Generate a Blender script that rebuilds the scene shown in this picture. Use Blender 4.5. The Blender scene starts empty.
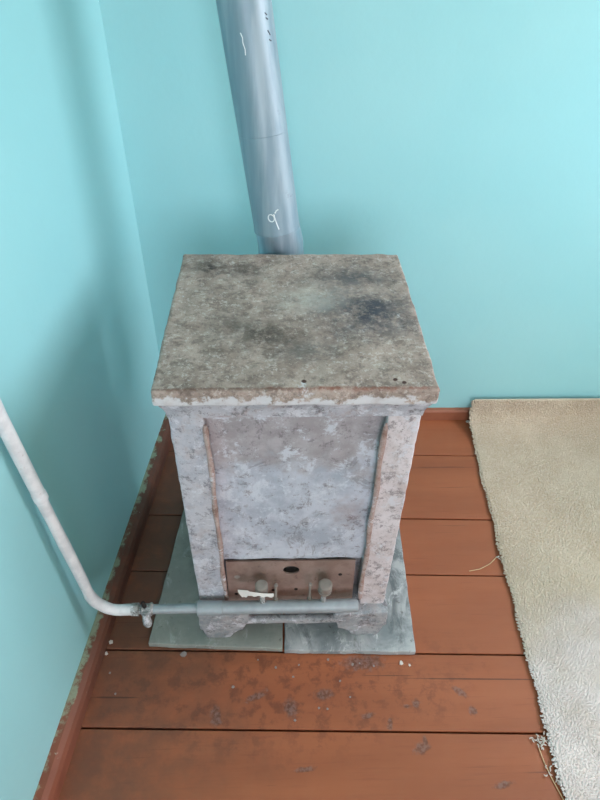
import bpy, bmesh, math, random
import numpy as np
from mathutils import Vector, noise

random.seed(7)
rng = np.random.default_rng(7)
sc = bpy.context.scene
COL = sc.collection

# ------------------------------------------------------------------ helpers
def link(name, me, mat, parent=None, loc=None, smooth=True):
    me.materials.append(mat)
    if smooth:
        me.polygons.foreach_set('use_smooth', [True] * len(me.polygons))
        me.update()
    o = bpy.data.objects.new(name, me)
    COL.objects.link(o)
    if parent is not None:
        o.parent = parent
    if loc is not None:
        o.location = loc
    return o

class MB:
    """collects verts/faces in world coordinates; build() writes them relative to an origin"""
    def __init__(s):
        s.v = []; s.f = []
    def add(s, vs, fs):
        n = len(s.v)
        s.v += [tuple(p) for p in vs]
        s.f += [tuple(i + n for i in f) for f in fs]
        return s
    def box(s, x0, x1, y0, y1, z0, z1):
        vs = [(x0,y0,z0),(x1,y0,z0),(x1,y1,z0),(x0,y1,z0),(x0,y0,z1),(x1,y0,z1),(x1,y1,z1),(x0,y1,z1)]
        return s.add(vs, [(3,2,1,0),(4,5,6,7),(0,1,5,4),(1,2,6,5),(2,3,7,6),(3,0,4,7)])
    def tube(s, pts, rad, seg=24, cap=True):
        pts = [Vector(p) for p in pts]
        if not hasattr(rad, '__len__'):
            rad = [rad] * len(pts)
        t = (pts[1] - pts[0]).normalized()
        n = t.orthogonal().normalized()
        rings = []
        for i, p in enumerate(pts):
            a = pts[max(i - 1, 0)]; b = pts[min(i + 1, len(pts) - 1)]
            if (b - a).length > 1e-9:
                t2 = (b - a).normalized()
                n = (n - t2 * n.dot(t2)).normalized(); t = t2
            bn = t.cross(n)
            rings.append([p + (n * math.cos(2*math.pi*k/seg) + bn * math.sin(2*math.pi*k/seg)) * rad[i] for k in range(seg)])
        vs = [q for r in rings for q in r]; fs = []
        for i in range(len(pts) - 1):
            for k in range(seg):
                k2 = (k + 1) % seg
                fs.append((i*seg+k, i*seg+k2, (i+1)*seg+k2, (i+1)*seg+k))
        if cap:
            fs.append(tuple(reversed(range(seg))))
            fs.append(tuple((len(pts)-1)*seg + k for k in range(seg)))
        return s.add(vs, fs)
    def extrude_y(s, poly, y0, y1):
        n = len(poly)
        vs = [(x, y0, z) for x, z in poly] + [(x, y1, z) for x, z in poly]
        fs = [tuple(range(n)), tuple(reversed(range(n, 2*n)))]
        fs += [(i, i + n, (i+1) % n + n, (i+1) % n) for i in range(n)]
        return s.add(vs, fs)
    def prism(s, poly, z0, z1):
        n = len(poly)
        vs = [(x, y, z0) for x, y in poly] + [(x, y, z1) for x, y in poly]
        fs = [tuple(reversed(range(n))), tuple(range(n, 2*n))]
        fs += [(i, (i+1) % n, (i+1) % n + n, i + n) for i in range(n)]
        return s.add(vs, fs)
    def mesh(s, name, origin=(0,0,0), bevel=0, seg=2, fix=True):
        me = bpy.data.meshes.new(name)
        o = Vector(origin)
        me.from_pydata([Vector(p) - o for p in s.v], [], s.f)
        bm = bmesh.new(); bm.from_mesh(me)
        if fix:
            bmesh.ops.recalc_face_normals(bm, faces=bm.faces)
        if bevel:
            es = [e for e in bm.edges if e.is_manifold and e.calc_face_angle(0) > 0.5]
            bmesh.ops.bevel(bm, geom=es, offset=bevel, segments=seg, affect='EDGES', profile=0.5, clamp_overlap=True)
        for e in bm.edges:
            if e.is_manifold and e.calc_face_angle(0) > 0.7:
                e.smooth = False
        bm.to_mesh(me); bm.free()
        return me
    def build(s, name, mat, parent=None, origin=None, bevel=0, seg=2, smooth=True):
        if origin is None:
            origin = parent.location if parent is not None else (0,0,0)
        me = s.mesh(name, origin, bevel, seg)
        return link(name, me, mat, parent, None if parent is not None else origin, smooth)

def rough_box(x0, x1, y0, y1, z0, z1, step, rad, amp, scale, seed=0):
    """gridded box with rounded edges and an uneven (hammered, chipped) surface"""
    lo = Vector((x0,y0,z0)); hi = Vector((x1,y1,z1)); ctr = (lo + hi) / 2
    idx = {}; vs = []; fs = []
    ns = [max(1, round((hi[i]-lo[i]) / step)) for i in range(3)]
    def vert(p):
        k = tuple(round(c * 1e5) for c in p)
        if k not in idx:
            p = Vector(p)
            inner = Vector([min(max(p[i], lo[i]+rad), hi[i]-rad) for i in range(3)])
            d = p - inner
            nrm = d.normalized() if d.length > 1e-9 else (p - ctr).normalized()
            q = inner + nrm * rad if d.length > 1e-9 else p
            w = noise.fractal(q * scale + Vector((seed*3.1, seed*1.7, seed)), 0.8, 2.0, 4)
            idx[k] = len(vs); vs.append(q + nrm * w * amp)
        return idx[k]
    for ax in range(3):
        u, v = (ax + 1) % 3, (ax + 2) % 3
        def cuts(i):
            c = [lo[i] + (hi[i]-lo[i]) * k / ns[i] for k in range(ns[i]+1)]
            ex = [lo[i] + rad*f for f in (.3,.65,1)] + [hi[i] - rad*f for f in (.3,.65,1)] if hi[i]-lo[i] > 2.2*rad else []
            c = [q for q in c if q in (lo[i], hi[i]) or (q > lo[i] + rad*1.3 and q < hi[i] - rad*1.3) or not ex]
            return sorted(set(c + ex))
        cu, cv = cuts(u), cuts(v)
        for side in (0, 1):
            for i in range(len(cu) - 1):
                for j in range(len(cv) - 1):
                    q = []
                    for a, b in ((i,j),(i+1,j),(i+1,j+1),(i,j+1)):
                        p = [0,0,0]; p[ax] = (lo, hi)[side][ax]; p[u] = cu[a]; p[v] = cv[b]
                        q.append(vert(p))
                    fs.append(tuple(q) if side else tuple(reversed(q)))
    m = MB(); m.v = [tuple(p) for p in vs]; m.f = fs
    return m

def roughen(me, amp, scale, seed=0):
    off = Vector((seed * 5.3, seed * 2.1, seed))
    for v in me.vertices:
        v.co += Vector(noise.noise_vector(v.co * scale + off)) * amp
    me.update()

def thing(name, label, cat, loc=(0,0,0), group=None):
    o = bpy.data.objects.new(name, None); COL.objects.link(o)
    o.location = loc; o.empty_display_size = .05
    o['label'] = label; o['category'] = cat
    if group: o['group'] = group
    return o

def tag(o, label, cat, group=None):
    o['label'] = label; o['category'] = cat
    if group: o['group'] = group
    return o

def structure(o):
    o['kind'] = 'structure'; return o

# ------------------------------------------------------------------ materials
def srgb(r, g, b):
    f = lambda c: (c/255/12.92) if c/255 <= .04045 else ((c/255+.055)/1.055)**2.4
    return (f(r), f(g), f(b), 1)

class NT:
    def __init__(s, name, rough=.6, metal=0., spec=.5):
        s.m = bpy.data.materials.new(name); s.m.use_nodes = True
        s.t = s.m.node_tree; s.b = s.t.nodes['Principled BSDF']
        s.b.inputs['Roughness'].default_value = rough
        s.b.inputs['Metallic'].default_value = metal
        s.b.inputs['Specular IOR Level'].default_value = spec
        s.tc = s.t.nodes.new('ShaderNodeTexCoord')
        s.co = s.tc.outputs['Object']
    def n(s, kind, **kw):
        x = s.t.nodes.new(kind)
        for k, v in kw.items():
            setattr(x, k, v)
        return x
    def l(s, a, b): s.t.links.new(a, b)
    def noise(s, scale, detail=4, rough=.55, dist=0, stretch=None, off=None):
        x = s.n('ShaderNodeTexNoise')
        x.inputs['Scale'].default_value = scale; x.inputs['Detail'].default_value = detail
        x.inputs['Roughness'].default_value = rough; x.inputs['Distortion'].default_value = dist
        if stretch or off:
            mp = s.n('ShaderNodeMapping')
            if stretch: mp.inputs['Scale'].default_value = stretch
            if off: mp.inputs['Location'].default_value = off
            s.l(s.co, mp.inputs['Vector']); s.l(mp.outputs[0], x.inputs['Vector'])
        else:
            s.l(s.co, x.inputs['Vector'])
        return x.outputs['Fac']
    def ramp(s, val, a, b, lo=0., hi=1.):
        x = s.n('ShaderNodeMapRange', interpolation_type='SMOOTHSTEP')
        x.inputs['From Min'].default_value = a; x.inputs['From Max'].default_value = b
        x.inputs['To Min'].default_value = lo; x.inputs['To Max'].default_value = hi
        s.l(val, x.inputs['Value']); return x.outputs[0]
    def mul(s, a, b, op='MULTIPLY'):
        x = s.n('ShaderNodeMath', operation=op)
        for i, q in enumerate((a, b)):
            if isinstance(q, (int, float)): x.inputs[i].default_value = q
            else: s.l(q, x.inputs[i])
        return x.outputs[0]
    def mix(s, fac, a, b):
        x = s.n('ShaderNodeMix', data_type='RGBA')
        if isinstance(fac, (int, float)): x.inputs[0].default_value = fac
        else: s.l(fac, x.inputs[0])
        for i, q in ((6, a), (7, b)):
            if isinstance(q, tuple): x.inputs[i].default_value = q
            else: s.l(q, x.inputs[i])
        return x.outputs[2]
    def axis(s, i):
        x = s.n('ShaderNodeSeparateXYZ'); s.l(s.co, x.inputs[0]); return x.outputs[i]
    def spot(s, c, r, rot=0, soft=.5, warp=.35, wscale=30):
        """a stain: an ellipse with a noisy outline"""
        mp = s.n('ShaderNodeMapping', vector_type='TEXTURE')
        mp.inputs['Location'].default_value = c; mp.inputs['Scale'].default_value = r
        mp.inputs['Rotation'].default_value = (0, 0, rot)
        s.l(s.co, mp.inputs['Vector'])
        ln = s.n('ShaderNodeVectorMath', operation='LENGTH'); s.l(mp.outputs[0], ln.inputs[0])
        nz = s.mul(s.mul(s.noise(wscale, 5), -.5, 'ADD'), warp * 4)
        d = s.mul(ln.outputs['Value'], nz, 'ADD')
        return s.ramp(d, 1 + soft, 1 - soft)
    def col(s, c):
        if isinstance(c, tuple): s.b.inputs['Base Color'].default_value = c
        else: s.l(c, s.b.inputs['Base Color'])
        return s
    def rough(s, v): s.l(v, s.b.inputs['Roughness']); return s
    def bump(s, h, strength=.3, dist=.002):
        x = s.n('ShaderNodeBump'); x.inputs['Strength'].default_value = strength; x.inputs['Distance'].default_value = dist
        s.l(h, x.inputs['Height'])
        prev = s.b.inputs['Normal']
        if prev.is_linked: s.l(prev.links[0].from_socket, x.inputs['Normal'])
        s.l(x.outputs[0], prev); return s

def wall_paint():
    n = NT('turquoise_wall_paint', .42, 0, .5)
    c = n.mix(n.ramp(n.noise(1.6, 3), .35, .65), srgb(144, 204, 209), srgb(150, 207, 211))
    n.col(c)
    n.bump(n.noise(9, 5, .6), .25, .006)
    n.bump(n.noise(140, 3), .12, .001)
    return n.m
def plain(name, c, rough=.6, metal=0., bump=0, scale=60, var=.12):
    n = NT(name, rough, metal)
    d = tuple(x * (1 - var) for x in c[:3]) + (1,)
    n.col(n.mix(n.ramp(n.noise(scale * .3, 5), .35, .65), d, c))
    if bump: n.bump(n.noise(scale, 5), bump, .002)
    return n.m

def floor_paint():
    n = NT('red_brown_floor_paint', .5, 0, .35)
    base = n.mix(n.ramp(n.noise(3, 4, stretch=(.5, 3, 1)), .3, .7), srgb(138, 80, 52), srgb(152, 90, 59))
    base = n.mix(n.mul(n.ramp(n.noise(70, 4, stretch=(.12, 2, 1)), .55, .75), .35), base, srgb(120, 66, 46))
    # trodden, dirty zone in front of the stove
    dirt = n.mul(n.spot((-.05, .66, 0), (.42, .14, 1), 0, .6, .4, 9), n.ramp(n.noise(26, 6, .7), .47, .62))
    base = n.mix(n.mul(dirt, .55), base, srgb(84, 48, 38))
    left_dark = n.mul(n.spot((-.40, 1.2, 0), (.30, .62, 1), 0, .5, .35, 6), n.ramp(n.noise(18, 6, .7), .2, .6, .55, 1))  # darker, greyer brown patch along the left strip of boards
    front_left_dark = n.mul(n.spot((-.46, .56, 0), (.30, .30, 1), 0, .8, .45, 6), n.ramp(n.noise(15, 6, .7), .25, .65, .3, 1))  # second darker patch, at the front left
    base = n.mix(n.mul(n.mul(left_dark, .8), n.mul(front_left_dark, .65), 'MAXIMUM'), base, srgb(78, 60, 50))
    chips = None
    spots = [((.316,.507),(.018,.010),.3),((.325,.520),(.005,.012),.2),((.32,.605),(.010,.008),.6),((.295,.598),(.008,.004),.1),
             ((.43,.63),(.016,.008),-.6),((.45,.585),(.009,.010),.1),((-.155,.585),(.012,.02),.2),((-.06,.63),(.025,.008),.4),
             ((.10,.63),(.02,.012),.1),((.2,.58),(.014,.006),.1),((.02,.60),(.014,.02),.4),((.25,.56),(.006,.012),-.2),
             ((.2,.705),(.05,.018),0),((.48,.43),(.02,.006),.2),((.05,.47),(.02,.005),.1)]
    for (x, y), (a, b), r in spots:
        q = n.spot((x, y, 0), (a, b, 1), r, .5, .55, 90)
        chips = q if chips is None else n.mul(chips, q, 'MAXIMUM')
    cc = n.mix(n.ramp(n.noise(120, 3), .4, .6), srgb(72, 54, 48), srgb(112, 96, 92))
    base = n.mix(n.mul(chips, .6), base, cc)
    for p, a, b, rot in (((.48, .659, 0), .16, .0016, -.03), ((-.40, .634, 0), .055, .0020, -.03), ((.26, .672, 0), .06, .0010, -.02)):
        base = n.mix(n.mul(n.spot((p), (a, b, 1), rot, .4, .25, 40), .7), base, srgb(58, 38, 32))
    # hairline cracks along the grain
    crack = n.mul(n.ramp(n.noise(16, 6, .7, stretch=(.08, 6, 1)), .645, .67), n.ramp(n.noise(4, 2), .45, .6))
    base = n.mix(n.mul(crack, .6), base, srgb(70, 38, 30))
    n.col(base)
    n.rough(n.ramp(n.noise(14, 5), .3, .7, .44, .62))
    n.bump(n.noise(60, 4, stretch=(.15, 1.5, 1)), .25, .0015)
    n.bump(n.mul(chips, -1), .4, .001)
    return n.m

ORI = Vector((.027, 1.0, 0))      # stove base point; stove parts are written relative to it
def rel(x, y, z): return (x - ORI.x, y - ORI.y, z - ORI.z)

def slab_mat():
    n = NT('sooty_limewashed_stove_top', .75, 0, .35)
    c = n.mix(n.ramp(n.noise(16, 8, .72), .36, .64), srgb(142, 127, 117), srgb(174, 159, 148))
    c = n.mix(n.mul(n.ramp(n.noise(42, 8, .78), .48, .62), .6), c, srgb(92, 82, 76))
    c = n.mix(n.mul(n.ramp(n.noise(80, 7, .8, off=(3, 1, 0)), .52, .62), .6), c, srgb(206, 198, 190))
    c = n.mix(n.mul(n.ramp(n.noise(170, 5, .8, off=(1, 6, 0)), .55, .66), .5), c, srgb(78, 72, 68))
    def stain(c, p, r, colr, k, rot=0, ws=22):
        return n.mix(n.mul(n.mul(n.spot(rel(*p), r, rot, .8, .45, ws), k), n.ramp(n.noise(48, 8, .8), .38, .56, .3, 1)), c, colr)
    c = stain(c, (.165, 1.0, .84), (.085, .075, 1), srgb(52, 60, 72), .95)
    c = stain(c, (.155, 1.13, .84), (.075, .04, 1), srgb(72, 76, 82), .8)
    c = stain(c, (-.15, 1.175, .84), (.028, .025, 1), srgb(50, 46, 44), .95)
    c = stain(c, (-.075, 1.165, .84), (.04, .025, 1), srgb(76, 70, 66), .8)
    c = stain(c, (-.03, .915, .84), (.05, .04, 1), srgb(70, 62, 56), .9)
    c = stain(c, (-.10, .96, .84), (.03, .035, 1), srgb(90, 82, 76), .7)
    c = stain(c, (.05, .87, .84), (.05, .025, 1), srgb(88, 86, 84), .7)
    c = stain(c, (.06, 1.05, .84), (.06, .05, 1), srgb(186, 186, 178), .5)
    c = stain(c, (.13, .771, .843), (.13, .004, .006), srgb(126, 70, 50), .9, 0, 90)
    c = stain(c, (-.12, .770, .843), (.14, .003, .005), srgb(96, 72, 60), .8, 0, 90)
    # flaking whitewash on the vertical edge
    z = n.axis(2)
    edge = n.mul(n.ramp(n.mul(z, n.mul(n.mul(n.noise(30, 7, .7), -.5, 'ADD'), .10), 'ADD'), .830, .820), n.ramp(n.noise(17, 4), .3, .5, .55, 1))
    c = n.mix(edge, c, srgb(204, 204, 206))
    for p in ((.195, .793), (.209, .784), (.04, .79)):
        c = n.mix(n.spot(rel(p[0], p[1], .84), (.004, .004, 1), 0, .3, .2, 80), c, srgb(70, 44, 36))
    n.col(c)
    n.bump(n.noise(60, 8, .75), .8, .006)
    n.bump(n.noise(260, 4), .4, .001)
    return n.m

def wash_mat(name, a, b, dark, pink=.4, seed=0):
    """patchy whitewash over cast iron"""
    n = NT(name, .78, 0, .35)
    o = (seed, seed * .7, seed * .3)
    c = n.mix(n.ramp(n.noise(13, 8, .75, off=o), .38, .60), a, b)
    c = n.mix(n.mul(n.ramp(n.noise(22, 8, .75, off=(seed + 4, 0, 2)), .50, .62), pink), c, srgb(170, 152, 146))
    c = n.mix(n.mul(n.ramp(n.noise(40, 9, .85, 0, off=(1, seed, 2)), .52, .60), .75), c, dark)
    c = n.mix(n.mul(n.ramp(n.noise(20, 9, .8, .3, off=(seed, 5, 2)), .53, .60), .8), c, srgb(214, 216, 222))
    c = n.mix(n.mul(n.ramp(n.noise(130, 6, .8, off=(7, 2, seed)), .58, .66), .6), c, dark)
    n.col(c)
    n.bump(n.noise(50, 9, .78, off=o), .9, .007)
    n.bump(n.noise(220, 4), .4, .001)
    return n

M = {}
M['wall'] = wall_paint()
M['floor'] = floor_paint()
M['base'] = plain('red_brown_baseboard_paint', srgb(146, 92, 68), .5, 0, .2, 40)
def base_left():
    n = NT('worn_baseboard_paint', .6, 0, .3)
    c = n.mix(n.ramp(n.noise(12, 5), .35, .65), srgb(120, 70, 52), srgb(134, 80, 60))
    d = n.mul(n.spot((-.42, 1.25, 0), (.4, .62, 1), 0, .5, .3, 5), n.ramp(n.noise(20, 6, .7), .2, .6, .45, 1))  # darker grey-brown stretch of the board beside the stove
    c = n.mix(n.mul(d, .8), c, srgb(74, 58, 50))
    e = n.ramp(n.mul(n.axis(2), n.mul(n.mul(n.noise(40, 5, .7), -.5, 'ADD'), .014), 'ADD'), .0580, .0605)
    c = n.mix(n.mul(e, .55), c, srgb(150, 176, 150))
    c = n.mix(n.mul(n.ramp(n.noise(60, 6, .75), .66, .70), .8), c, srgb(170, 176, 160))
    n.col(c); n.bump(n.noise(40, 5), .3, .002); return n.m
M['base_left'] = base_left()
M['ceil'] = plain('white_ceiling_paint', srgb(236, 232, 224), .8)
M['unseen_cream'] = plain('unseen_wall_cream', srgb(232, 222, 206), .8)  # cream chosen for the unseen walls so their bounced light stays neutral
M['under'] = plain('dark_subfloor', srgb(34, 24, 20), .9)
M['frame'] = plain('white_window_paint', srgb(225, 228, 226), .4)
M['slab'] = slab_mat()
M['iron'] = wash_mat('whitewashed_iron_body', srgb(168, 172, 180), srgb(190, 190, 196), srgb(104, 100, 102), .5, 1).m
def pil_mat():
    n = wash_mat('whitewashed_pilaster', srgb(176, 180, 190), srgb(196, 196, 202), srgb(112, 110, 116), .35, 3)
    return n.m
M['pil'] = pil_mat()
M['pilr'] = wash_mat('lit_pinkish_whitewashed_pilaster', srgb(204, 196, 196), srgb(218, 212, 214), srgb(120, 112, 114), .4, 9).m  # pinker wash, with the stronger light on this side put into the tone
def panel_mat():
    n = NT('blue_white_stove_front', .75, 0, .35)
    c = n.mix(n.ramp(n.noise(13, 6, .65), .36, .62), srgb(170, 178, 190), srgb(200, 206, 216))
    z = n.axis(2)
    zz = n.mul(z, n.mul(n.mul(n.noise(14, 5, .65), -.5, 'ADD'), .35), 'ADD')
    c = n.mix(n.mul(n.ramp(zz, .56, .66), .75), c, n.mix(n.ramp(n.noise(22, 6, .7), .4, .6), srgb(150, 140, 138), srgb(172, 164, 164)))
    c = n.mix(n.mul(n.ramp(n.noise(40, 9, .85), .53, .61), .75), c, srgb(118, 112, 116))
    c = n.mix(n.mul(n.ramp(n.noise(18, 9, .8, .3, off=(2, 2, 5)), .53, .60), .8), c, srgb(210, 216, 224))
    c = n.mix(n.mul(n.ramp(n.noise(9, 8, .7, 1.0, off=(5, 1, 3)), .600, .612), .35), c, srgb(104, 98, 98))
    c = n.mix(n.mul(n.spot(rel(.145, .81, .46), (.03, .2, .04), 0, .9, .8, 60), .35), c, srgb(146, 112, 104))
    n.col(c)
    n.bump(n.noise(50, 9, .78), .9, .007); n.bump(n.noise(220, 4), .4, .001)
    return n.m
M['panel'] = panel_mat()
M['bead'] = wash_mat('rust_streaked_edge_bead', srgb(158, 132, 122), srgb(184, 166, 160), srgb(120, 92, 80), .6, 6).m
M['plinth'] = wash_mat('grey_sooty_plinth', srgb(140, 148, 152), srgb(172, 174, 176), srgb(98, 96, 98), .3, 11).m
M['soot'] = plain('soot_black_inside', srgb(30, 26, 24), .9)
def plate_mat():
    n = NT('brown_stained_metal_plate', .5, .35, .5)
    c = n.mix(n.ramp(n.noise(16, 6, .65), .35, .65), srgb(142, 120, 110), srgb(164, 143, 133))
    c = n.mix(n.mul(n.ramp(n.noise(60, 6, .7), .55, .7), .5), c, srgb(92, 72, 62))
    for x, z in ((-.02, .172), (.035, .174), (.14, .225), (.10, .178), (-.11, .16)):
        c = n.mix(n.spot(rel(x, .81, z), (.0045, .1, .0045), 0, .25, .15, 80), c, srgb(28, 22, 20))
    c = n.mix(n.spot(rel(-.105, .81, .222), (.007, .1, .006), 0, .3, .2, 80), c, srgb(176, 172, 164))
    n.col(c); n.bump(n.noise(50, 5), .2, .002)
    return n.m
M['plate'] = plate_mat()
M['grey_pipe'] = plain('silver_grey_pipe_paint', srgb(150, 160, 164), .5, .15, .3, 70, .2)
M['white_pipe'] = None
def white_pipe():
    n = NT('old_cream_pipe_paint', .5)
    c = n.mix(n.ramp(n.noise(30, 5), .4, .62), srgb(196, 201, 203), srgb(212, 216, 217))
    c = n.mix(n.mul(n.ramp(n.noise(55, 6, .7), .63, .70), .8), c, srgb(150, 124, 108))
    n.col(c); n.bump(n.noise(50, 5), .5, .004); return n.m
M['white_pipe'] = white_pipe()
M['fitting'] = wash_mat('paint_spattered_fitting', srgb(126, 134, 134), srgb(160, 164, 160), srgb(60, 56, 54), .4, 4).m
def flue(name, a, b, rough, metal):
    n = NT(name, rough, metal)
    c = n.mix(n.ramp(n.noise(40, 4, stretch=(1, 1, .08)), .35, .65), a, b)
    c = n.mix(n.mul(n.ramp(n.noise(26, 6, .7), .62, .7), .35), c, srgb(104, 112, 120))
    n.col(c); n.bump(n.noise(30, 4, stretch=(1, 1, .1)), .12, .002); return n.m
M['flue'] = flue('silver_painted_flue', srgb(120, 144, 156), srgb(142, 162, 172), .48, .25)
M['galv'] = flue('bare_galvanised_flue', srgb(140, 162, 176), srgb(164, 182, 194), .34, .7)
M['chalk'] = plain('white_chalk', srgb(218, 228, 230), .9)
M['ink'] = plain('dark_stamp_ink', srgb(60, 66, 74), .7)
M['tape'] = plain('white_thread_tape', srgb(226, 226, 220), .8)
def stone(name, a, b, vein, k):
    n = NT(name, .68, 0, .4)
    c = n.mix(n.ramp(n.noise(9, 6, .65, .6), .35, .65), a, b)
    c = n.mix(n.mul(n.ramp(n.noise(8, 7, .7, .8, stretch=(1.6, .9, 1)), .50, .64), k), c, vein)
    c = n.mix(n.mul(n.ramp(n.noise(14, 7, .75, 1., stretch=(1.6, .8, 1), off=(3, 4, 0)), .55, .66), k), c, srgb(196, 200, 200))
    c = n.mix(n.mul(n.ramp(n.noise(70, 6, .75), .60, .68), .6), c, srgb(66, 64, 60))
    n.col(c); n.bump(n.noise(60, 5), .3, .002); return n.m
M['tile_a'] = stone('greenish_grey_stone', srgb(128, 134, 128), srgb(146, 150, 142), srgb(110, 116, 112), .35)
M['tile_b'] = stone('veined_grey_marble', srgb(116, 124, 126), srgb(168, 172, 172), srgb(84, 92, 94), .75)
def rug_mat():
    n = NT('beige_pile', .95, 0, .1)
    c = n.mix(n.ramp(n.noise(5, 4, .6), .35, .65), srgb(182, 168, 146), srgb(196, 184, 163))
    c = n.mix(n.mul(n.ramp(n.noise(17, 5, .7), .5, .68), .4), c, srgb(184, 169, 144))
    near_glare = n.mul(n.spot((-.40, -.26, 0), (.80, .46, 1), .2, .4, .25, 5), n.ramp(n.noise(13, 5, .7), .2, .55, .6, 1))  # window light on the near carpet, painted into the pile colour
    c = n.mix(n.mul(near_glare, .9), c, n.mix(n.ramp(n.noise(9, 4), .35, .65), srgb(212, 205, 202), srgb(224, 218, 215)))
    c = n.mix(n.mul(n.ramp(n.noise(160, 2), .45, .7), .25), c, srgb(228, 222, 212))
    n.col(c)
    n.b.inputs['Sheen Weight'].default_value = .2
    return n.m
M['pile'] = rug_mat()
M['thread'] = plain('pale_straw_thread', srgb(206, 180, 140), .8)
M['fluff'] = plain('pale_grey_lint', srgb(196, 188, 178), .95)
M['flake'] = plain('pale_paint_flake', srgb(206, 200, 192), .7)
M['crumb'] = plain('grey_mortar_crumb', srgb(140, 132, 128), .9)

# ------------------------------------------------------------------ the room
BY = 1.605                                     # back wall
LX = lambda y: -.395 - .095 * (BY - y)         # left wall runs a little out of square
FY, RX, CZ = -2.3, 2.0, 2.85

def floor():
    m = MB()
    cuts = [BY + .02, 1.433, 1.164, .967, .738, .552, .335, .13, -.08, -.30, -.50, -.72, -.93, -1.13, -1.34, -1.55, -1.77, -1.98, -2.2, FY - .1]
    sl = -.034
    for i in range(len(cuts) - 1):
        hi, lo = cuts[i], cuts[i + 1]
        g = .0022
        x0, x1 = -.9, RX + .05
        f = lambda y, x: y + sl * x
        zt = .0006 * math.sin(i * 2.3) - .0006
        m.prism([(x0, f(lo, x0) + g), (x1, f(lo, x1) + g), (x1, f(hi, x1) - g), (x0, f(hi, x0) - g)], -.03, zt)
    me = m.mesh('floor', (0,0,0), .0018, 2)
    # the subfloor that shows black through the gaps
    s = MB(); s.box(-.95, RX + .05, FY - .1, BY + .05, -.05, -.03)
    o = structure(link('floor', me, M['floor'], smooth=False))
    structure(s.build('floor_underside', M['under'], smooth=False))
    return o
floor()

m = MB(); m.box(-.5, RX + .12, BY, BY + .12, -.05, CZ); structure(m.build('wall_back', M['wall'], smooth=False))
m = MB(); m.prism([(LX(BY), BY), (LX(BY) - .12, BY + .05), (LX(FY) - .12, FY), (LX(FY), FY)], -.05, CZ)
structure(m.build('wall_left', M['wall'], smooth=False))
m = MB(); m.box(-1.0, RX + .12, FY - .12, BY + .12, CZ, CZ + .1); structure(m.build('ceiling', M['ceil'], smooth=False))

WINS = [(.35, 1.5)]
WZ0, WZ1 = .95, 2.55
m = MB()
ys = [FY] + [q for a, b in sorted(WINS) for q in (a, b)] + [BY]
for i in range(0, len(ys), 2):
    m.box(RX, RX + .12, ys[i], ys[i + 1], -.05, CZ)
for a, b in WINS:
    m.box(RX, RX + .12, a, b, -.05, WZ0); m.box(RX, RX + .12, a, b, WZ1, CZ)
structure(m.build('wall_right', M['unseen_cream'], smooth=False))
# front wall (behind the viewer), with a window of its own
FW = (-.3, 1.1)
m = MB(); m.box(-1.0, FW[0], FY - .12, FY, -.05, CZ); m.box(FW[1], RX + .12, FY - .12, FY, -.05, CZ)
m.box(FW[0], FW[1], FY - .12, FY, -.05, WZ0); m.box(FW[0], FW[1], FY - .12, FY, WZ1, CZ)
structure(m.build('wall_front', M['unseen_cream'], smooth=False))
def window(k, c, ux, inward, wd):
    """frame with a mullion in an opening centred on c; ux runs along the wall"""
    c = Vector(c); ux = Vector(ux); h = (WZ1 - WZ0) / 2; t = .05; m = MB()
    def bar(u0, u1, z0, z1):
        a = c + ux * u0 - Vector(inward) * .025; b = c + ux * u1 + Vector(inward) * .025
        m.box(min(a.x, b.x), max(a.x, b.x), min(a.y, b.y), max(a.y, b.y), c.z + z0, c.z + z1)
    w_ = wd / 2
    bar(-w_, -w_ + t, -h, h); bar(w_ - t, w_, -h, h); bar(-w_ + t, w_ - t, -h, -h + t); bar(-w_ + t, w_ - t, h - t, h); bar(-.025, .025, -h + t, h - t)
    structure(m.build('window_%d' % k, M['frame'], smooth=False))
    L = bpy.data.lights.new('window_daylight', 'AREA'); L.shape = 'RECTANGLE'
    L.size = wd; L.size_y = WZ1 - WZ0; L.cycles.is_portal = True
    lo = bpy.data.objects.new('window_daylight', L); COL.objects.link(lo)
    lo.location = c - Vector(inward) * .04; lo.rotation_euler = Vector(inward).to_track_quat('-Z', 'Y').to_euler()
zc = (WZ0 + WZ1) / 2
for k, (a, b) in enumerate(WINS):
    window(k + 1, (RX + .055, (a + b) / 2, zc), (0, 1, 0), (-1, 0, 0), b - a)
window(2, ((FW[0] + FW[1]) / 2, FY - .055, zc), (1, 0, 0), (0, 1, 0), FW[1] - FW[0])

# baseboards
def baseboard_back():
    m = MB(); prof = [(BY, 0), (BY - .016, 0), (BY - .016, .038), (BY - .012, .045), (BY, .047)]
    n = len(prof); xs = np.linspace(LX(BY), RX, 40)
    vs = [(x, y, z) for x in xs for y, z in prof]
    fs = [(i*n+j, i*n+(j+1) % n, (i+1)*n+(j+1) % n, (i+1)*n+j) for i in range(len(xs)-1) for j in range(n)]
    m.add(vs, fs); me = m.mesh('baseboard_back'); roughen(me, .0015, 14)
    return structure(link('baseboard_back', me, M['base'], smooth=False))
baseboard_back()
def baseboard_left():
    m = MB(); prof = [(0, 0), (.032, 0), (.032, .036), (.027, .050), (.016, .058), (0, .060)]
    n = len(prof); ys2 = np.linspace(FY, BY - .017, 70); d = Vector((1, -.095, 0)).normalized()
    vs = [(LX(y) + d.x * q, y + d.y * q, z) for y in ys2 for q, z in prof]
    fs = [(i*n+j, i*n+(j+1) % n, (i+1)*n+(j+1) % n, (i+1)*n+j) for i in range(len(ys2)-1) for j in range(n)]
    m.add(vs, fs); me = m.mesh('baseboard_left'); roughen(me, .002, 9)
    return structure(link('baseboard_left', me, M['base_left'], smooth=False))
baseboard_left()

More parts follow.
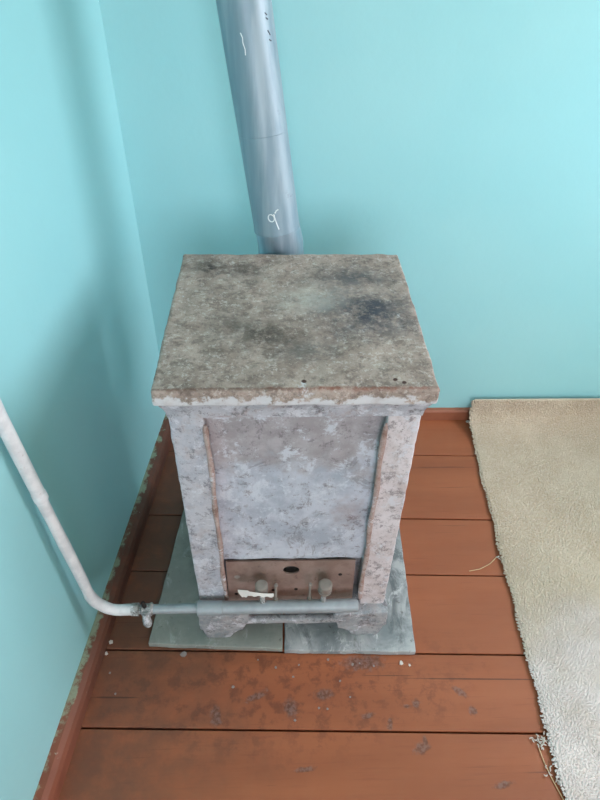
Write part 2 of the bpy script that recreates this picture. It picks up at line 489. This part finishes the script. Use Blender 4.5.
# ------------------------------------------------------------------ stone slabs under the stove
def slab_tile(poly, h, mat, name, label, seed):
    c = [sum(p[i] for p in poly) / 4 for i in (0, 1)]
    n = 26; pts = []
    for i in range(4):
        a, b = Vector(poly[i]), Vector(poly[(i+1) % 4])
        for k in range(n):
            p = a.lerp(b, k / n)
            w = noise.noise(Vector((p.x * 30, p.y * 30, seed))) * .002 + noise.noise(Vector((p.x * 90, p.y * 90, seed))) * .001
            d = (Vector(c) - p).normalized()
            pts.append((p.x + d.x * w, p.y + d.y * w))
    m = MB(); m.prism(pts, 0, h)
    o = m.build(name, mat, None, (c[0], c[1], 0), .0022, 2, False)
    return tag(o, label, 'stone slab', 'stone slabs under the stove')
slab_tile([(-.337, .757), (.001, .737), (.012, 1.27), (-.288, 1.27)], .018, M['tile_a'], 'stone_slab',
          'plain greenish grey stone slab under the left half of the stove', 1)
slab_tile([(.006, .733), (.336, .722), (.360, 1.27), (.018, 1.27)], .0185, M['tile_b'], 'stone_slab',
          'veined grey marble slab under the right half of the stove', 5)

# ------------------------------------------------------------------ the stove
XA, XB, YF, YB = -.198, .252, .79, 1.228
stove = thing('stove', 'old whitewashed cast iron box stove with a sooty flat top in the corner', 'stove', tuple(ORI))
P = lambda mb, name, mat, **k: mb.build(name, mat, stove, **k)

P(rough_box(XA + .002, XB - .002, .846, YB, .105, .800, .03, .008, .0025, 14, 2), 'body', M['iron'])
P(rough_box(XA - .0165, XB + .0155, .765, 1.2395, .808, .8435, .012, .006, .0022, 20, 5), 'top_slab', M['slab'])
# cavetto moulding between slab and body
def ring(o, z): return [(XA - o, YF - o, z), (XB + o, YF - o, z), (XB + o, YB + min(o, .005), z), (XA - o, YB + min(o, .005), z)]
m = MB(); prof = [(.0115, .8095), (.0115, .803), (.0085, .795), (.0045, .786), (.002, .776), (.0008, .762)]
N = 40
allv = []
for o, z in prof:
    r = ring(o, z)
    for i in range(4):
        a, b = Vector(r[i]), Vector(r[(i+1) % 4])
        allv += [a.lerp(b, k / N) for k in range(N)]
tot = 4 * N
fs = [(i*tot+k, (i+1)*tot+k, (i+1)*tot+(k+1) % tot, i*tot+(k+1) % tot) for i in range(len(prof)-1) for k in range(tot)]
fs += [tuple(range(tot)), tuple(reversed(range((len(prof)-1)*tot, len(prof)*tot)))]
m.add(allv, fs); o = P(m, 'cornice', M['iron']); roughen(o.data, .0016, 30, 3)

# pilasters left and right of the recessed front, each with a rounded edge bead
P(rough_box(XA, -.136, YF, .85, .128, .775, .010, .004, .0016, 26, 8), 'pilaster', M['pil'])
o = P(rough_box(.192, XB, YF, .85, .128, .775, .010, .004, .0016, 26, 9), 'pilaster', M['pilr'])
o['label'] = 'pinkish right pilaster'
def bead(x, name='edge_bead', s=1):
    pts = []; rad = []
    for k in range(50):
        t = k / 49; z = .15 + t * (.742 - .15)
        pts.append((x + .0012 * math.sin(t * 17 + s), YF + .001 + .001 * math.sin(t * 23 + s), z))
        rad.append(.0054 + .0008 * math.sin(t * 31 + s * 2) - (.003 if k in (0, 49) else 0))
    m = MB(); m.tube(pts, rad, 14)
    return P(m, name, M['bead'])
bead(-.1335, s=1); bead(.190, s=2.5)
# recessed front panel
P(rough_box(-.140, .196, .812, .834, .293, .79, .010, .004, .0028, 18, 4), 'front_panel', M['panel'])
# burner plate with an oval sight hole
def burner_plate():
    x0, x1, z0, z1 = -.1295, .174, .132, .275
    hx, hz, ha, hb = .023, .243, .0195, .0140
    angs = sorted([2*math.pi*k/56 for k in range(56)] + [math.atan2(z - hz, x - hx) % (2*math.pi) for x in (x0, x1) for z in (z0, z1)])
    inn, out = [], []
    for a in angs:
        c, s_ = math.cos(a), math.sin(a)
        inn.append((hx + ha*c, hz + hb*s_))
        t = min(((x1-hx)/c if c > 1e-9 else (x0-hx)/c if c < -1e-9 else 9), ((z1-hz)/s_ if s_ > 1e-9 else (z0-hz)/s_ if s_ < -1e-9 else 9))
        out.append((hx + t*c, hz + t*s_))
    n = len(angs); Y = lambda z: .803 + (z - z0) / (z1 - z0) * .017
    vs = []
    for dy in (0, .004):
        vs += [(x, Y(z) + dy, z) for x, z in inn] + [(x, Y(z) + dy, z) for x, z in out]
    fs = []
    for k in range(n):
        q = (k + 1) % n
        fs += [(k, q, n+q, n+k), (2*n+k, 3*n+k, 3*n+q, 2*n+q), (k, 2*n+k, 2*n+q, q), (n+k, n+q, 3*n+q, 3*n+k)]
    m = MB(); m.add(vs, fs)
    return P(m, 'burner_plate', M['plate'], smooth=False)
burner_plate()['label'] = 'brown metal plate with an oval sight hole'
m = MB(); m.tube([(.004, 1.215, .58), (.004, 1.241, .58)], .060, 32); P(m, 'flue_collar', M['iron'])
# lower sill, plinth blocks and bracket feet
P(rough_box(-.135, .19, .782, .85, .112, .131, .012, .005, .003, 20, 12), 'sill', M['plinth'])
P(rough_box(-.105, .155, .772, .79, .074, .094, .012, .006, .002, 22, 13), 'apron_bar', M['plinth'])
def plinth(x0, x1, x1b, y0, y1, seed):
    m = MB(); m.extrude_y([(x0, .068), (x1b, .068), (x1, .112), (x1, .130), (x0, .134)], y0, y1)
    me = m.mesh('plinth_block', stove.location, .005, 3); 
    bm = bmesh.new(); bm.from_mesh(me)
    bmesh.ops.triangulate(bm, faces=[f for f in bm.faces if len(f.verts) > 4])
    bmesh.ops.subdivide_edges(bm, edges=bm.edges[:], cuts=3, use_grid_fill=True)
    bm.to_mesh(me); bm.free(); roughen(me, .0035, 34, seed)
    return link('plinth_block', me, M['plinth'], stove)
def foot(x0, xi, y0, y1, seed):
    """bracket foot: x0 the outer side, xi the inner end of its cove"""
    s = 1 if xi > x0 else -1; w = abs(xi - x0)
    poly = [(x0, .07), (x0 + s*.004, .05), (x0 + s*.010, .019), (x0 + s*w*.55, .019), (x0 + s*w*.68, .026), (x0 + s*w*.76, .042), (x0 + s*w*.88, .052), (xi, .056), (xi, .07)]
    m = MB(); m.extrude_y(poly, y0, y1)
    me = m.mesh('foot', stove.location, .003, 2); roughen(me, .002, 40, seed)
    return link('foot', me, M['plinth'], stove)
plinth(XA - .006, -.080, -.093, .764, .852, 1); plinth(XB + .008, .128, .141, .764, .852, 2)
foot(XA - .001, -.095, .768, .84, 1); foot(XB + .003, .140, .768, .84, 2)
plinth(XA - .004, -.080, -.093, 1.15, 1.228, 3); plinth(XB + .006, .128, .141, 1.15, 1.228, 4)
foot(XA - .001, -.095, 1.16, 1.226, 3); foot(XB + .003, .140, 1.16, 1.226, 4)

# ------------------------------------------------------------------ flue pipe behind the stove
flue_o = thing('flue_pipe', 'silver grey round flue pipe rising behind the stove to the ceiling', 'flue pipe', (.004, 1.312, 0))
ax0 = Vector((-.005, 1.312, .87)); axd = Vector((-.134, .082, 1.0))
A = lambda z: ax0 + axd * (z - .87)
m = MB(); pts = [(.004, 1.243, .58), (.004, 1.262, .58)]
for k in range(9):
    a = k / 8 * math.pi / 2
    pts.append((.004, 1.262 + .051 * math.sin(a), .58 + .051 * (1 - math.cos(a))))
pts += [(.005, 1.313, .70), (.004, 1.3125, .80), (.003, 1.3124, .835), (-.001, 1.3122, .855), (-.005, 1.312, .880)]
m.tube(pts, [.0530] * (len(pts) - 2) + [.0522, .0498], 48); m.build('lower_section', M['galv'], flue_o)['label'] = 'shiny bare lower section'
m = MB(); m.tube([(.004, 1.3125, .806), (.004, 1.3125, .809), (.004, 1.3125, .811), (.004, 1.3125, .814)], [.0531, .0537, .0537, .0531], 48, False); m.build('joint_ring', M['galv'], flue_o)
m = MB(); m.tube([A(z) for z in (.868, .869, .873, .878, 1.0, 1.072, 1.0745, 1.0752)], [.0505, .0526, .0526, .0519, .0518, .0518, .0518, .0512], 56); m.build('upper_section', M['flue'], flue_o)
m = MB(); m.tube([A(z) for z in (1.0752, 1.0759, 1.2, 1.5, 1.9, 2.3, 2.85)], [.0512, .0518, .0518, .0518, .0518, .0518, .0518], 56); m.build('upper_section', M['flue'], flue_o)
CAM = Vector((0, 0, 1.4929))
def on_flue(z, ang, r=.0522):
    """point on the flue's skin, ang measured from the side facing the room"""
    c = A(z); d = (CAM - c); d.z = 0; d.normalize()
    s_ = Vector((d.y, -d.x, 0)) * -1
    v = d * math.cos(ang) + s_ * math.sin(ang)
    return c + v * r
def mark(zs_as, rad, name, mat):
    m = MB(); m.tube([on_flue(z, a) for z, a in zs_as], rad, 8); return m.build(name, mat, flue_o)
lp = [(.915 + .008*math.sin(t), -.13 + .13*math.cos(t)) for t in np.linspace(0, 2*math.pi, 15)]
mark(lp, .0012, 'chalk_mark', M['chalk'])
mark([(.924, .0), (.912, .03), (.900, .08), (.890, .13)], .0012, 'chalk_mark', M['chalk'])
mark([(.926, .05), (.932, .13), (.934, .22)], .0014, 'chalk_mark', M['chalk'])
mark([(1.262, -.27), (1.254, -.22), (1.246, -.235), (1.236, -.19), (1.226, -.205)], .0009, 'chalk_mark', M['chalk'])
for z0, z1, a in ((1.292, 1.288, .80), (1.284, 1.281, .82), (1.264, 1.256, .84), (1.249, 1.246, .86)):
    mark([(z0, a - .05), ((z0+z1)/2, a), (z1, a + .05)], .0012, 'ink_mark', M['ink'])

# ------------------------------------------------------------------ gas pipe
gas = thing('gas_pipe', 'bent gas pipe from the turquoise wall along the front of the stove', 'gas pipe', (-.43, .76, 0))
G = lambda mb, name, mat, **k: mb.build(name, mat, gas, **k)
PZ, PY = .176, .76
R0, R1 = Vector((-.4345, .756, .266)), Vector((-.4595, .744, .808))
RD = R1 - R0
m = MB(); pts = [(-.464, .744, 1.7), (-.463, .743, 1.2), (-.4615, .7425, .9), tuple(R1), tuple(R0 + RD * .8), tuple(R0 + RD * .625)]
m.tube(pts, [.0122, .0122, .0122, .0124, .0126, .0126], 20); G(m, 'upper_riser', M['white_pipe'])
cA, cB = R0 + RD * .64, R0 + RD * .60
m = MB(); m.tube([cA, cA.lerp(cB, .1), cA.lerp(cB, .9), cB], [.0122, .0138, .0138, .0118], 20); o = G(m, 'coupling', M['white_pipe']); roughen(o.data, .0012, 90)
m = MB(); pts = [tuple(R0 + RD * t) for t in (.61, .5, .35, .2, .06, .01)]
cx = -.4345 + .055
for k in range(1, 10):
    a = k / 9 * math.pi / 2
    pts.append((cx - .055 * math.cos(a), .756 + .004 * k / 9, .262 - (.262 - PZ) * math.sin(a)))
pts.append((-.352, PY, PZ))
m.tube(pts, [.0116] * 6 + [.0128] * 9 + [.0132], 20); o = G(m, 'lower_riser', M['white_pipe']); roughen(o.data, .0016, 45)
H = lambda x: (x, PY, PZ + (x + .4) * .0035)
m = MB(); m.tube([H(-.358), H(-.353), H(-.352), H(-.335), H(-.334), H(-.325)], [.009, .011, .0155, .0155, .011, .0105], 8); G(m, 'union_nut', M['fitting'], smooth=False)
m = MB(); m.tube([H(-.330), H(-.326), H(-.320), H(-.312), H(-.306), H(-.300)], [.0105, .016, .0135, .0135, .016, .0105], 18)
o = G(m, 'shutoff_valve', M['fitting'])
m = MB(); m.tube([(-.316, PY - .008, PZ + .008), (-.316, PY - .018, PZ - .012), (-.315, PY - .021, PZ - .024), (-.314, PY - .021, PZ - .032)], [.0085, .010, .0105, .008], 16)
m.build('valve_plug', M['fitting'], o, gas.location)
m = MB(); m.tube([(-.320, PY, PZ + .010), (-.322, PY, PZ + .028), (-.3235, PY, PZ + .032)], [.0055, .005, .002], 12); m.build('valve_stem', M['soot'], o, gas.location)
m = MB(); m.tube([H(-.305), H(-.25), H(-.185)], .0112, 22); G(m, 'supply_pipe', M['grey_pipe'])
m = MB(); m.tube([H(-.199), H(-.197), H(-.140), H(-.138)], [.012, .0178, .0178, .0150], 24); o = G(m, 'collar', M['grey_pipe']); roughen(o.data, .0009, 60)
m = MB(); m.tube([H(-.142), H(0), H(.1), H(.172), H(.179), H(.182)], [.0158, .0158, .0158, .0158, .0145, .010], 28); G(m, 'burner_pipe', M['grey_pipe'])
def cock(x, r, zs, zc, tilt=0):
    h = H(x)
    m = MB(); m.tube([(x, .765, PZ + .010), (x, .768, PZ + .022), (x + tilt, .771, zs)], [.009, .0062, .0062], 14); st = G(m, 'gas_cock', M['fitting'])
    m = MB(); m.tube([(x + tilt, .772, zs - .004), (x + tilt, .772, zs), (x + tilt, .773, zs + .006), (x + tilt, .773, zs + .0075), (x + tilt, .773, zs + .0105), (x + tilt, .773, zs + .012), (x + tilt*1.2, .774, zc - .003), (x + tilt*1.2, .774, zc)],
                     [r*.7, r*.96, r, r*.88, r*.88, r, r, r*.82], 24)
    m.build('cock_cap', M['capm'], st, gas.location)
M['capm'] = plain('grey_beige_valve_cap', srgb(134, 128, 120), .6, .1, .3, 80)
cock(-.045, .0150, .226, .252, -.001); cock(.098, .0165, .222, .250, .003)
for x in (-.014, .066):
    m = MB(); m.tube([(x, .77, PZ + .008), (x, .772, PZ + .016), (x, .772, PZ + .017), (x + .001, .778, .236), (x + .001, .778, .237), (x + .001, .778, .243), (x + .001, .778, .244)], [.006, .006, .003, .003, .0045, .0045, .003], 12)
    G(m, 'bolt', M['capm'])

# torn strip of thread tape on the left gas cock
def tape():
    m = MB(); n = 18; vs = []
    for side in (0, .0012):
        for k in range(n + 1):
            t = k / n; x = -.100 + t * .082
            y = .7555 + .007 * ((t - .62) / .62) ** 2 * (1 if t < .62 else .4) + side
            top = .2440 + .004 * math.sin(t * 5) + (.004 if t < .3 else 0)
            hgt = .026 if .06 < t < .24 else .014 if t < .5 else .010
            if k == 0: hgt = .004
            bot = top - hgt - .003 * math.sin(t * 29)
            vs += [(x, y, top), (x, y - .002, bot)]
    fs = []; q = 2 * (n + 1)
    for k in range(n):
        a, b, c, d = 2*k, 2*k+1, 2*k+3, 2*k+2
        fs += [(a, b, c, d), (q+a, q+d, q+c, q+b), (a, d, q+d, q+a), (b, q+b, q+c, c)]
    fs += [(0, q, q+1, 1), (2*n, 2*n+1, q+2*n+1, q+2*n)]
    m.add(vs, fs)
    o = m.build('tape_strip', M['tape'], None, (-.056, .757, .232), smooth=False)
    return tag(o, 'torn white tape strip wrapped on the left gas cock', 'tape')
tape()

# ------------------------------------------------------------------ carpet
rug = thing('carpet', 'beige deep pile carpet on the right, its far end lapping up the wall', 'carpet', (1.3, .6, 0))
EX = lambda y: .605 + .058 * (y - .4) + .012 * max(0, y - 1.25) + .002 * math.sin(y * 23) + .0015 * math.sin(y * 51 + 1)
PATH = [(-.5, 0), (1.45, 0), (1.50, .006), (1.54, .020), (1.565, .042), (1.578, .066), (1.585, .104)]
def path(s):
    d = 0
    for (a, b), (c, e) in zip(PATH, PATH[1:]):
        L_ = math.hypot(c - a, e - b)
        if s <= d + L_ or (c, e) == PATH[-1]:
            t = (s - d) / L_; th = math.atan2(e - b, c - a)
            return a + (c - a) * t, b + (e - b) * t, th
        d += L_
STOT = sum(math.hypot(c - a, e - b) for (a, b), (c, e) in zip(PATH, PATH[1:]))
RXE = 1.7
def rug_base():
    ss = list(np.arange(0, 1.9, .04)) + list(np.linspace(1.9, STOT, 26)); xs = 20; m = MB(); vs = []
    for lay in (.001, .008):
        for s in ss:
            y, z, th = path(s)
            for k in range(xs + 1):
                e = EX(y) + .004; x = e + (RXE - e) * (k / xs) ** 1.5
                vs.append((x, y - math.sin(th) * lay, z + math.cos(th) * lay))
    n = xs + 1; R = len(ss); o = R * n; fs = []
    for i in range(R - 1):
        for k in range(xs):
            a = i*n + k; fs += [(a, a+n, a+n+1, a+1), (o+a, o+a+1, o+a+n+1, o+a+n)]
        for k in (0, xs):
            a = i*n + k; fs.append((a, o+a, o+a+n, a+n))
    for i in (0, R - 1):
        for k in range(xs):
            a = i*n + k; fs.append((a, a+1, o+a+1, o+a))
    m.add(vs, fs); return m.build('backing', M['pile'], rug)
rug_base()
def pile():
    st = .0034; V = []; S = []
    for s in np.arange(.0, STOT, st):
        y, z, th = path(s); e = EX(y)
        xs = np.arange(e, RXE, st)
        xs = xs + rng.uniform(-.0015, .0015, len(xs))
        p = np.stack([xs, np.full(len(xs), y) + rng.uniform(-.0022, .0022, len(xs)), np.full(len(xs), z)], 1)
        V.append(p); S.append(np.full(len(xs), th))
    p = np.concatenate(V); th = np.concatenate(S); n = len(p)
    nrm = np.stack([np.zeros(n), -np.sin(th), np.cos(th)], 1)
    tan = np.stack([np.zeros(n), np.cos(th), np.sin(th)], 1); xax = np.tile([1., 0, 0], (n, 1))
    base = p + nrm * .006
    ex = np.array([EX(q) for q in p[:, 1]]); edge = np.clip(1 - (p[:, 0] - ex) / .012, 0, 1)
    h = rng.uniform(.0036, .0056, n) * (1 - .45 * edge)
    # brushing direction drifts over the carpet
    w1 = np.sin(p[:, 0] * 9 + 2 * np.sin(p[:, 1] * 6)) ; w2 = np.cos(p[:, 1] * 8 + 2 * np.sin(p[:, 0] * 5))
    lx = rng.normal(0, .0018, n) + .0018 * w1 - .006 * edge; ly = rng.normal(0, .0018, n) + .0018 * w2
    tip = base + nrm * h[:, None] + xax * lx[:, None] + tan * ly[:, None]
    r = rng.uniform(.0023, .0031, n); a0 = rng.uniform(0, 2*math.pi, n)
    vs = np.zeros((n, 7, 3))
    for k in range(3):
        a = a0 + k * 2*math.pi/3
        off = xax * np.cos(a)[:, None] + tan * np.sin(a)[:, None]
        vs[:, k] = base + off * r[:, None]
        vs[:, 3 + k] = base + (tip - base) * .80 + off * (r * 1.02)[:, None]
    vs[:, 6] = tip
    tri = []
    for k in range(3):
        q = (k + 1) % 3
        tri += [(k, q, 3+q), (k, 3+q, 3+k), (3+k, 3+q, 6)]
    tri = np.array(tri); F = (np.arange(n)[:, None, None] * 7 + tri[None]).reshape(-1)
    vs = vs.reshape(-1, 3) - np.array(rug.location)
    me = bpy.data.meshes.new('pile')
    me.vertices.add(len(vs)); me.vertices.foreach_set('co', vs.ravel())
    me.loops.add(len(F)); me.loops.foreach_set('vertex_index', F.astype(np.int32))
    me.polygons.add(len(F) // 3); me.polygons.foreach_set('loop_start', np.arange(0, len(F), 3, dtype=np.int32))
    me.update(calc_edges=True); me.validate()
    o = link('pile', me, M['pile'], rug); o['kind'] = 'stuff'
pile()

# ------------------------------------------------------------------ litter on the floor
def lint(c, n, spread, mat, name, label):
    m = MB()
    for _ in range(n):
        p = Vector(c) + Vector((random.gauss(0, spread), random.gauss(0, spread * .8), .002 + abs(random.gauss(0, .002))))
        a = random.uniform(0, 6.28); L_ = random.uniform(.004, .010); q = []
        for k in range(5):
            q.append(p.copy()); a += random.uniform(-.9, .9)
            p = p + Vector((math.cos(a), math.sin(a), random.uniform(-.1, .15))) * L_ * .35
            p.z = max(p.z, .0025)
        m.tube(q, [.0008, .0015, .0017, .0014, .0007], 6)
    return tag(m.build(name, mat, None, c), label, 'lint')
lint((.588, .515, 0), 26, .008, M['fluff'], 'lint_tuft', 'large grey lint tuft by the near carpet edge at the board gap')
lint((.585, .455, 0), 5, .004, M['fluff'], 'lint_tuft', 'small pale lint tuft on the straw stem near carpet')
lint((.603, .428, 0), 6, .005, M['fluff'], 'lint_tuft', 'small lint tuft touching the carpet edge nearest the viewer')
lint((.624, 1.005, 0), 5, .006, M['fluff'], 'lint_tuft', 'pale lint tuft at the carpet edge beside the curved straw')
def straw(pts, label):
    m = MB(); q = []
    for i in range(len(pts) - 1):
        for k in range(8):
            q.append(Vector(pts[i]).lerp(Vector(pts[i+1]), k / 8))
    q.append(Vector(pts[-1]))
    for i in range(1, len(q) - 1):
        q[i] = (q[i-1] + q[i] + q[i+1]) / 3
    m.tube(q, .0011, 6); return tag(m.build('straw', M['thread'], None, tuple(q[0])), label, 'straw')
straw([(.532, .962, .0012), (.565, .968, .0012), (.598, .985, .0012), (.622, 1.006, .0025)], 'curved pale straw on the red floor by the carpet middle')
straw([(.580, .505, .0025), (.583, .47, .0012), (.589, .44, .0012), (.604, .385, .0012)], 'long pale straw on the red floor along near carpet edge')

def flake(x, y, r, mat, name, label, cat, group=None, z=0., el=1.):
    m = MB(); n = random.randint(5, 7); ph = random.uniform(0, 6)
    poly = [(x + el * r * random.uniform(.6, 1.1) * math.cos(ph + 2*math.pi*k/n), y + r * random.uniform(.6, 1.1) * math.sin(ph + 2*math.pi*k/n)) for k in range(n)]
    m.prism(poly, z, z + r * random.uniform(.25, .5))
    return tag(m.build(name, mat, None, (x, y, z), smooth=False), label, cat, group)
flake(.676, 1.578, .007, M['flake'], 'paint_flake', 'white paint flake on the floor beside far carpet corner', 'paint flake', el=1.6)
flake(.298, .702, .006, M['flake'], 'paint_flake', 'white flake in front of the marble slab right corner', 'paint flake')
flake(.318, .697, .004, M['flake'], 'paint_flake', 'tiny flake off the right front corner of marble slab', 'paint flake')
flake(-.436, .772, .007, M['flake'], 'paint_flake', 'pale flake on the floor below the gas pipe elbow', 'paint flake')
flake(-.441, .742, .005, M['flake'], 'paint_flake', 'small pale flake nearer than the one below pipe elbow', 'paint flake')
flake(-.247, .735, .009, M['crumb'], 'mortar_crumb', 'grey crumb against front edge of the greenish stone slab', 'crumb')
cr = [(-.06, .712), (-.02, .705), (.05, .70), (.12, .708), (.17, .695), (.20, .70), (.235, .702), (.15, .665), (.03, .668), (.08, .60), (.11, .595), (.17, .63), (.02, .565), (-.12, .66), (-.40, .64), (-.42, .70)]
for x, y in cr:
    flake(x + random.uniform(-.01, .01), y + random.uniform(-.008, .008), random.uniform(.0025, .0045), M['crumb'], 'mortar_crumb',
          'tiny grey crumb strewn on the red floor boards before the stove', 'crumb', 'crumbs in front of the stove')

# ------------------------------------------------------------------ daylight, camera, view
w = bpy.data.worlds.new('overcast_sky'); sc.world = w; w.use_nodes = True
t = w.node_tree; bg = t.nodes['Background']
tc = t.nodes.new('ShaderNodeTexCoord'); sx = t.nodes.new('ShaderNodeSeparateXYZ'); t.links.new(tc.outputs['Generated'], sx.inputs[0])
mr = t.nodes.new('ShaderNodeMapRange'); mr.inputs['From Min'].default_value = -.05; mr.inputs['From Max'].default_value = .05
t.links.new(sx.outputs['Z'], mr.inputs['Value'])
mx = t.nodes.new('ShaderNodeMix'); mx.data_type = 'RGBA'; t.links.new(mr.outputs[0], mx.inputs[0])
mx.inputs[6].default_value = (.42, .40, .36, 1); mx.inputs[7].default_value = (1.0, .945, 1.03, 1)
t.links.new(mx.outputs[2], bg.inputs['Color']); bg.inputs['Strength'].default_value = 4.0

cam = bpy.data.cameras.new('camera'); co = bpy.data.objects.new('camera', cam); COL.objects.link(co)
from mathutils import Matrix
F_ = Vector((.03236, .75179, -.65861)); R_ = Vector((.99945, -.02865, .0164)); U_ = Vector((.00654, .65878, .75231))
co.matrix_world = Matrix(((R_.x, U_.x, -F_.x, 0), (R_.y, U_.y, -F_.y, 0), (R_.z, U_.z, -F_.z, 1.49287), (0, 0, 0, 1)))
cam.sensor_fit = 'VERTICAL'; cam.sensor_height = 36; cam.lens = 607.73 / 800 * 36
cam.clip_start = .02
sc.camera = co
sc.view_settings.view_transform = 'Standard'; sc.view_settings.look = 'None'
sc.view_settings.gamma = 1; sc.view_settings.use_curve_mapping = False
sc.view_settings.exposure = 1.6
sc.cycles.use_denoising = True
sc.cycles.max_bounces = 10; sc.cycles.diffuse_bounces = 8
